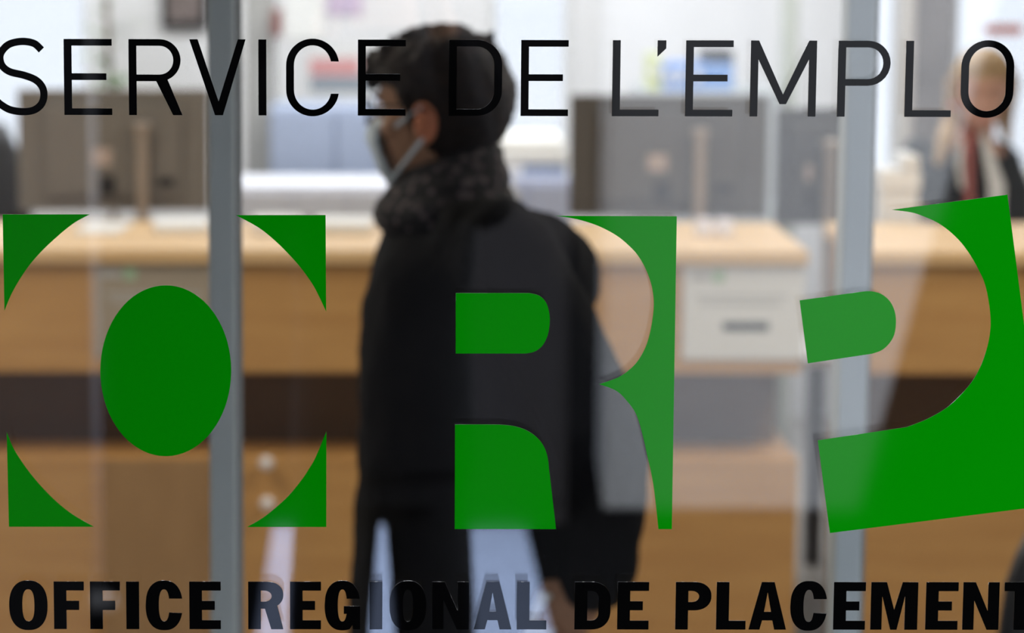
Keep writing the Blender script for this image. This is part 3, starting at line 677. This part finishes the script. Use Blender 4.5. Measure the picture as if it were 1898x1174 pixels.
# ------------------------------------------------------------------ street things mirrored in the glass
YG = -6.56
o = obj('paving_strip', boxes((-.295, .50, YG, -3.3, -.02, -.012)), M_paving); tag(o, 'pale paving strip outside, mirrored as a light blue glow behind the bottom letters', 'paving')
yk = -6.84
bm = bmesh.new()
def q4(x0, x1, z): return [bm.verts.new((x0, yk, z)), bm.verts.new((x1, yk, z)), bm.verts.new((x1 - .05, yk - .9, z)), bm.verts.new((x0 + .05, yk - .9, z))]
ra, rb = q4(.77, 1.60, -.02), q4(.77, 2.25, 2.6)
for k in range(4): bm.faces.new((ra[k], ra[(k+1) % 4], rb[(k+1) % 4], rb[k]))
bm.faces.new(ra[::-1]); bm.faces.new(rb)
o = obj('concrete_kiosk', bm, M_conc, bevel=.01); tag(o, 'pale concrete kiosk outside, mirrored as a light veil right of the man', 'kiosk')
t = thing('lamp_post', 'thin pale lamp post outside, mirrored as the light stripe left of the oval', 'lamp post', (-.755, -5.5, -.02))
bm = bmesh.new(); tube(bm, [(0, 0, 0), (0, 0, 3.9)], [.017, .016], cap=False); obj('pole', bm, M_conc, t, smooth=True)
bm = bmesh.new(); lathe(bm, [(.06, 0), (.055, .03), (.024, .05)], (0, 0, 0)); obj('base', bm, M_conc, t, smooth=True)
bm = bmesh.new(); lathe(bm, [(.02, 3.9), (.12, 3.93), (.13, 3.97), (.04, 4.03)], (0, 0, 0)); obj('lamp_head', bm, M_alu, t, smooth=True)

t = thing('reflection_box', 'dark grey box added outside, mirrored as a faint grey patch on the black coat', 'added box', (.40, -6.80, -.02))  # made-up box whose reflection lays a grey veil on the coat
M_cab = mat('dark_grey_steel', (.034, .032, .034), .8, spec=.1)
obj('cabinet_body', boxes((-.235, .235, -.2, .2, 0, 1.62)), M_cab, t, bevel=.006)
obj('reflection_box_roof', boxes((-.25, .25, -.215, .215, 1.62, 1.67)), M_cab, t, bevel=.006)
obj('cabinet_door', boxes((-.215, .215, .2, .212, .08, 1.58)), M_cab, t, bevel=.004)

# ------------------------------------------------------------------ vinyl lettering on the outer face of the glass
VY0, VY1 = -0.00035, -0.0001
M_liner = mat('dark_film_backing', (0.012, 0.012, 0.012), 0.6, spec=.2)
def solid(name, contours, m_, parent=None):
    """contours in world (x, z): first the outline, then the holes"""
    cu = bpy.data.curves.new(name, 'CURVE'); cu.dimensions = '2D'; cu.fill_mode = 'BOTH'; cu.extrude = (VY1 - VY0) / 2
    for c in contours:
        sp = cu.splines.new('POLY'); sp.points.add(len(c) - 1); sp.use_cyclic_u = True
        for p_, (x, z) in zip(sp.points, c): p_.co = (x, z, 0, 1)
    tmp = bpy.data.objects.new('tmp', cu); COL.objects.link(tmp)
    dg = bpy.context.evaluated_depsgraph_get(); me = bpy.data.meshes.new_from_object(tmp.evaluated_get(dg))
    bpy.data.objects.remove(tmp); bpy.data.curves.remove(cu)
    me.name = name; cx = sum(p[0] for p in contours[0]) / len(contours[0]); cz_ = min(p[1] for p in contours[0])
    if parent is not None: cx, cz_ = parent.location.x, parent.location.z
    for v in me.vertices: v.co = Vector((v.co.x - cx, v.co.z, v.co.y - cz_))
    me.update()
    me.flip_normals()
    me.materials.clear(); me.materials.append(m_); me.materials.append(M_liner)
    for p_ in me.polygons:
        if p_.center.y > (VY1 - VY0) * .4 and abs(p_.normal.y) > .9: p_.material_index = 1
    o = bpy.data.objects.new(name, me); COL.objects.link(o)
    if parent is not None: o.parent = parent
    else: o.location = (cx, (VY0 + VY1) / 2, cz_)
    return o
def arc(cx, cy, rx, ry, a0, a1, n=14, e=2.0):
    out = []
    for k in range(n + 1):
        a = math.radians(a0 + (a1 - a0) * k / n); c, s = math.cos(a), math.sin(a)
        out.append((cx + rx * math.copysign(abs(c) ** (2/e), c), cy - ry * math.copysign(abs(s) ** (2/e), s)))
    return out
def stroke(pts, t):
    L, R = [], []
    for i, (x, y) in enumerate(pts):
        a = pts[max(0, i-1)]; b = pts[min(len(pts)-1, i+1)]; dx, dy = b[0]-a[0], b[1]-a[1]; l = math.hypot(dx, dy) or 1
        L.append((x - dy/l*t/2, y + dx/l*t/2)); R.append((x + dy/l*t/2, y - dx/l*t/2))
    return [L + R[::-1]]
def catmull(pts, n=8):
    out = []; P_ = [pts[0]] + pts + [pts[-1]]
    for i in range(1, len(P_) - 2):
        p0, p1, p2, p3 = P_[i-1:i+3]
        for k in range(n):
            t = k / n; out.append(tuple(.5*((2*p1[j]) + (-p0[j]+p2[j])*t + (2*p0[j]-5*p1[j]+4*p2[j]-p3[j])*t*t + (-p0[j]+3*p1[j]-3*p2[j]+p3[j])*t**3) for j in (0, 1)))
    out.append(pts[-1]); return out
h1, t1, b1 = 141.0, 14.6, 12.4
def thin(c, w):
    h, t, b = h1, t1, b1
    if c == 'E': return [[(0,0),(w,0),(w,b),(t,b),(t,63.5),(w*.885,63.5),(w*.885,76),(t,76),(t,h-b),(w,h-b),(w,h),(0,h)]]
    if c == 'L': return [[(0,0),(t,0),(t,h-b),(w,h-b),(w,h),(0,h)]]
    if c == 'I': return [[(0,0),(w,0),(w,h),(0,h)]]
    if c == 'V': return [[(0,0),(15.6,0),(54,115),(90,0),(w,0),(62,h),(47.2,h)]]
    if c == "'": return [[(0,0),(w,0),(w,15),(0,30.5)]]
    if c == 'M': return [[(0,h),(0,0),(15,0),(w/2,100),(w-15,0),(w,0),(w,h),(w-14.4,h),(w-14.4,35),(w/2+6,118),(w/2-6,118),(14.4,35),(14.4,h)]]
    if c in 'PR':
        yb = 83.5 if c == 'P' else 78.0; r_ = yb / 2; cx = w - r_ - (0 if c == 'P' else 3)
        hole = [(t, b), (cx, b)] + arc(cx, r_, r_ - t + 1, r_ - b, 90, -90) + [(cx, yb - b), (t, yb - b)]
        if c == 'P': return [[(0,0),(cx,0)] + arc(cx, r_, r_, r_, 90, -90) + [(t, yb), (t, h), (0, h)], hole]
        ar = arc(cx, r_, r_, r_, 90, -68)
        return [[(0,0),(cx,0)] + ar + [(w, h), (w - 17.5, h), (51, yb), (t, yb), (t, h), (0, h)], hole]
    if c == 'D':
        r_ = 47; return [[(0,0),(w-r_,0)] + arc(w-r_, r_, r_, r_, 90, 0) + arc(w-r_, h-r_, r_, r_, 0, -90) + [(0,h)],
                         [(t,b),(w-r_,b)] + arc(w-r_, r_, r_-t, r_-b, 90, 0) + arc(w-r_, h-r_, r_-t, r_-b, 0, -90) + [(t,h-b)]]
    if c == 'O':
        r_ = w/2; H_ = h + 1.5
        return [arc(r_, r_-1.5, r_, r_, 180, 0, 24) + arc(r_, H_-r_, r_, r_, 0, -180, 24), arc(r_, r_-1.5, r_-t, r_-b, 180, 0, 24) + arc(r_, H_-r_, r_-t, r_-b, 0, -180, 24)]
    if c == 'C':
        r_ = w/2; H_ = h + 1.5; y0 = r_ - 1.5
        return [arc(r_, y0, r_, r_, 8, 180, 22) + arc(r_, H_-r_, r_, r_, 180, 352, 22) + arc(r_, H_-r_, r_-t, r_-b, 349, 180, 22) + arc(r_, y0, r_-t, r_-b, 180, 11, 22)]
bv, bh = 23.5, 16.6; h2 = 88.0
def bold(c, w):
    h, t, b = h2, bv, bh
    if c == 'E': return [[(0,0),(w,0),(w,b),(t,b),(t,35.6),(w*.81,35.6),(w*.81,52.4),(t,52.4),(t,h-b),(w,h-b),(w,h),(0,h)]]
    if c == 'F': return [[(0,0),(w,0),(w,b),(t,b),(t,35.6),(w*.84,35.6),(w*.84,52.6),(t,52.6),(t,h),(0,h)]]
    if c == 'L': return [[(0,0),(t,0),(t,h-b),(w,h-b),(w,h),(0,h)]]
    if c == 'I': return [[(0,0),(w,0),(w,h),(0,h)]]
    if c == 'T': return [[(0,0),(w,0),(w,b),(w/2+t/2,b),(w/2+t/2,h),(w/2-t/2,h),(w/2-t/2,b),(0,b)]]
    if c == 'N': return [[(0,0),(23,0),(w-21,53),(w-21,0),(w,0),(w,h),(w-22,h),(21,34),(21,h),(0,h)]]
    if c == 'M': return [[(0,h),(0,0),(29,0),(w/2,51),(w-29,0),(w,0),(w,h),(w-24,h),(w-24,26),(w/2+5.5,h),(w/2-6.5,h),(21,26),(21,h)]]
    if c == 'A': return [[(0,h),(w*.33,0),(w*.67,0),(w,h),(w-22,h),(w-26,71),(25,71),(20.5,h)], [(w/2-.5,19.5),(w*.59,55),(w*.405,55)]]
    if c == 'O': return [arc(w/2, h/2, w/2, h/2+2, 0, 360, 48, 2.35)[:-1], arc(w/2, h/2, w/2-24.5, h/2-14.5, 0, 360, 48, 2.5)[:-1]]
    if c == 'D':
        return [[(0,0),(30,0)] + arc(30, 36, w-30, 36, 90, 0, 14, 2.3) + arc(30, h-36, w-30, 36, 0, -90, 14, 2.3) + [(0,h)],
                [(t,b),(30,b)] + arc(30, 30, w-30-t+1, 30-b, 90, 0, 10, 2.2) + arc(30, h-30, w-30-t+1, 30-b, 0, -90, 10, 2.2) + [(t,h-b)]]
    if c in 'PR':
        yb = 52.5 if c == 'P' else 49.0
        hole = [(t, b), (30, b)] + arc(30, (b+37)/2, 13.5, (37-b)/2, 90, -90, 12) + [(t, 37)]
        if c == 'P': return [[(0,0),(34,0)] + arc(34, yb/2, w-34, yb/2, 90, -90, 18, 2.2) + [(t, yb), (t, h), (0, h)], hole]
        ar = arc(34, yb/2, w-34, yb/2, 90, -52, 16, 2.2)
        return [[(0,0),(34,0)] + ar + [(w, h), (w-22.5, h), (31, 50), (t, 50), (t, h), (0, h)], hole]
    if c in 'CG':
        r_ = w/2; cy = h/2; R = h/2 + 2; ri = h/2 - 14.5; xi = 24.5
        up_o = [p for p in arc(r_, cy, r_, R, 0, 180, 60, 2.35) if p[1] <= 31.5]; lo_o = [p for p in arc(r_, cy, r_, R, 180, 360, 60, 2.35)]
        up_i = [p for p in arc(r_, cy, r_-xi, ri, 180, 0, 60, 2.4) if p[0] < r_ or p[1] <= 31.5]
        if c == 'C':
            lo = [p for p in lo_o if p[0] < r_ or p[1] >= 58]; li = [p for p in arc(r_, cy, r_-xi, ri, 360, 180, 60, 2.4) if p[0] < r_ or p[1] >= 57]
            o_ = [(w - .6, 31.5)] + up_o + lo + [(w - .6, 58)] + [(r_ + (r_-xi)*.98, 57)] + li + up_i + [(r_ + (r_-xi)*.98, 31.5)]
        else:
            lo = [p for p in lo_o if p[0] < w*.72]; li = [p for p in arc(r_, cy, r_-xi, ri, 360, 180, 60, 2.4) if p[0] < r_ or p[1] >= 60]
            o_ = [(w - 1, 31.5)] + up_o + lo + [(w*.78, h-8), (w*.80, h), (w, h), (w, 45), (35.5, 45), (35.5, 59.5), (r_ + (r_-xi)*.98, 59.5)] + li + up_i + [(r_ + (r_-xi)*.98, 31.5)]
        out = []
        for p in o_:
            if not out or math.hypot(p[0]-out[-1][0], p[1]-out[-1][1]) > .3: out.append(p)
        return [out]
def letter(fn, ch, x0, x1, ytop, ybot, hh, label, group, contours=None):
    cs = contours or fn(ch, x1 - x0); ym = (ytop + ybot) / 2; xm = (x0 + x1) / 2
    xa, xb = P(x0, ym, 0).x, P(x1, ym, 0).x; za, zb = P(xm, ytop, 0).z, P(xm, ybot, 0).z
    w = x1 - x0
    wc = [[(xa + (xb - xa) * gx / w, za + (zb - za) * gy / hh) for gx, gy in c] for c in cs]
    o = solid('vinyl_letter', wc, M_vblack); tag(o, label, 'letter', group); return o
ty = lambda x: 72.3 + (x - 160) * .0023
ordn = {1: 'first', 2: 'second', 3: 'third'}
TOP = [('E', 118.6, 207.6, 'first letter E of the word SERVICE'), ('R', 238.6, 338, 'letter R of the word SERVICE'), ('V', 351, 455.5, 'letter V of the word SERVICE'),
       ('I', 479, 493.8, 'letter I of the word SERVICE'), ('C', 530.3, 628.5, 'letter C of the word SERVICE'), ('E', 663.4, 752, 'last letter E of the word SERVICE'),
       ('D', 831.8, 930.6, 'letter D over the man\'s hair'), ('E', 965.5, 1053.5, 'letter E right after the D over the man\'s hair'), ('L', 1135, 1221.5, 'letter L before the apostrophe'),
       ("'", 1217.8, 1234, 'apostrophe mark after the letter L'), ('E', 1270.6, 1358.6, 'letter E after the apostrophe'), ('M', 1390.6, 1513, 'letter M in the top line'),
       ('P', 1552.5, 1650, 'letter P between the M and L of the top line'), ('L', 1677.8, 1764, 'letter L left of the blond woman\'s face'), ('O', 1781, 1879, 'letter O framing the blond woman\'s face')]
for ch, a, b, l in TOP: letter(thin, ch, a, b, ty(a), ty(a) + 141, h1, 'thin black vinyl ' + l, 'thin black letters of the top line')
# S with its drawn curve
S = catmull([(77.5, 92.5), (64, 80.5), (42, 76.8), (18, 82), (3.5, 96), (0.5, 110), (6, 124), (20, 133.5), (45, 139.5), (66, 148), (78, 161), (81, 177), (76, 193), (62, 204), (41, 207), (18, 203.5), (1, 194), (-10, 184)], 8)
cs = [[(x + 12, y - 70) for x, y in c] for c in stroke(S, 13.6)]
letter(None, 'S', -12, 88, 70, 211, 141, 'thin black vinyl letter S at the start of the word SERVICE', 'thin black letters of the top line', cs)
BOT = [('O', 17, 88.3, 'first letter O of OFFICE'), ('F', 99.9, 155.8, 'first F of OFFICE'), ('F', 167, 222.6, 'second F of OFFICE'), ('I', 234, 258, 'letter I of OFFICE'), ('C', 270, 338.4, 'letter C of OFFICE'), ('E', 351, 409.3, 'letter E of OFFICE'),
       ('R', 460, 525.2, 'letter R starting REGIONAL'), ('E', 537.5, 595, 'letter E of REGIONAL'), ('G', 601.7, 667.5, 'letter G of REGIONAL'), ('I', 685.2, 708.7, 'letter I of REGIONAL'), ('O', 722, 790, 'letter O of REGIONAL'), ('N', 801, 869, 'letter N of REGIONAL'), ('A', 878.5, 948.3, 'letter A of REGIONAL'), ('L', 958, 1013, 'letter L ending REGIONAL'),
       ('D', 1065, 1131.7, 'letter D next to the man\'s hand'), ('E', 1144.3, 1202.6, 'letter E right of the D by the man\'s hand'),
       ('P', 1252, 1318.4, 'letter P starting PLACEMENT'), ('L', 1327.7, 1382.5, 'letter L of PLACEMENT'), ('A', 1388, 1457.8, 'letter A of PLACEMENT'), ('C', 1464.7, 1533, 'letter C of PLACEMENT'), ('E', 1544.8, 1604, 'first E of PLACEMENT'), ('M', 1613.8, 1701, 'letter M of PLACEMENT'), ('E', 1715.7, 1775.7, 'second E of PLACEMENT'), ('N', 1784.4, 1851.7, 'letter N of PLACEMENT'), ('T', 1860.7, 1922, 'cut-off letter T of PLACEMENT')]
for ch, a, b, l in BOT:
    yt = 1078.2 + (a - 17) * .0008
    letter(bold, ch, a, b, yt, yt + 88.3, h2, 'bold black vinyl ' + l, 'bold black letters of the bottom line')

# green logo: O, R and tilted P cut as negative shapes
def gshape(name, pts, parent): return solid(name, [[(P(x, y, 0).x, P(x, y, 0).z) for x, y in pts]], M_vgreen, parent)
def logo(label, px, py):
    c = P(px, py, 0); return thing('vinyl_logo_letter', label, 'logo letter', (c.x, (VY0 + VY1)/2, c.z), 'green logo letters')
g = logo('green vinyl letter O made of an oval and four corner pieces', 305, 976)
gshape('oval', arc(307.3, 687.5, 121.3, 158.5, 0, 360, 72)[:-1], g)
gshape('corner_piece', [(5, 397.5)] + [(166.5, 397.5)] + catmull([(166.5, 397.5), (138, 413), (109, 436), (80, 463), (56, 490), (36, 519), (20, 548), (8.3, 576.5)], 4)[1:], g)
gshape('corner_piece', [(603.5, 398.8)] + [(604.6, 578)] + catmull([(604.6, 578), (592, 551), (579, 526.6), (557, 496), (532, 468), (505, 442), (477, 420.5), (437, 398.8)], 4)[1:], g)
gshape('corner_piece', [(16.6, 976.8)] + [(12.5, 801)] + catmull([(12.5, 801), (24, 829), (41, 857), (62, 885), (85, 911), (110, 935), (137, 955.5), (174, 976.8)], 4)[1:], g)
gshape('corner_piece', [(604.8, 977.2)] + [(458, 977.2)] + catmull([(458, 977.2), (486, 961), (511, 941.5), (536, 918), (559, 890), (573, 869), (585, 848), (605, 800)], 4)[1:], g)
g = logo('green vinyl letter R in three pieces over the man\'s body', 1000, 981)
gshape('bowl_piece', [(844.8, 543.4), (981, 543.4)] + catmull([(981, 543.4), (1000, 548.5), (1012, 561), (1018, 580), (1018.8, 600), (1015, 622), (1006, 640), (992, 651.5), (975, 655.6)], 5)[1:] + [(844.6, 655.6)], g)
gshape('leg_piece', [(843.4, 787), (905, 787)] + catmull([(905, 787), (932, 787.8), (956, 791), (980, 800), (999, 815), (1010, 832), (1015.4, 850), (1017.5, 868)], 5)[1:] + [(1030.6, 981.2), (842.8, 981)], g)
gshape('stem_piece', [(1029, 400.2), (1254.4, 401), (1245.2, 981.2), (1220.3, 981.2)] + catmull([(1220.3, 981.2), (1213.5, 917), (1207, 877), (1200, 846), (1191, 806), (1179.5, 769), (1162.4, 744), (1142, 724.5), (1110.6, 712.5)], 5)[1:] +
       catmull([(1110.6, 712.5), (1145.3, 700), (1166, 686), (1183, 668), (1198, 640), (1207, 606), (1211.8, 568), (1209.5, 538), (1203, 514), (1193, 491), (1179.5, 470), (1163, 453), (1145.3, 438.5), (1122, 425), (1097, 414.5), (1065, 405.5), (1029, 400.2)], 5)[1:-1], g)
g = logo('green vinyl letter P, tilted, in two pieces at the edge of the glass', 1700, 988)
gshape('bowl_piece', [(1482, 557), (1594, 541.2)] + catmull([(1594, 541.2), (1613, 540), (1632, 544.5), (1648, 557), (1657.5, 575), (1660.6, 596), (1657.5, 620), (1648, 637), (1634, 649.5), (1616, 656)], 5)[1:] + [(1497.3, 673.8)], g)
gshape('sweep_piece', [(1652.6, 389), (1867.2, 360.8), (1941, 937.6), (1538.2, 988.5), (1515.6, 816.5), (1680.4, 792)] + catmull([(1680.4, 792), (1711.6, 780), (1738, 766.5), (1762, 750), (1795, 716), (1814, 686), (1826, 656), (1834, 624), (1836, 592), (1832, 556), (1824.5, 524), (1812, 497), (1799, 474), (1784, 453), (1768, 436), (1750, 421), (1733, 410.5), (1715, 402.5), (1690, 394), (1652.6, 389)], 5)[1:-1], g)
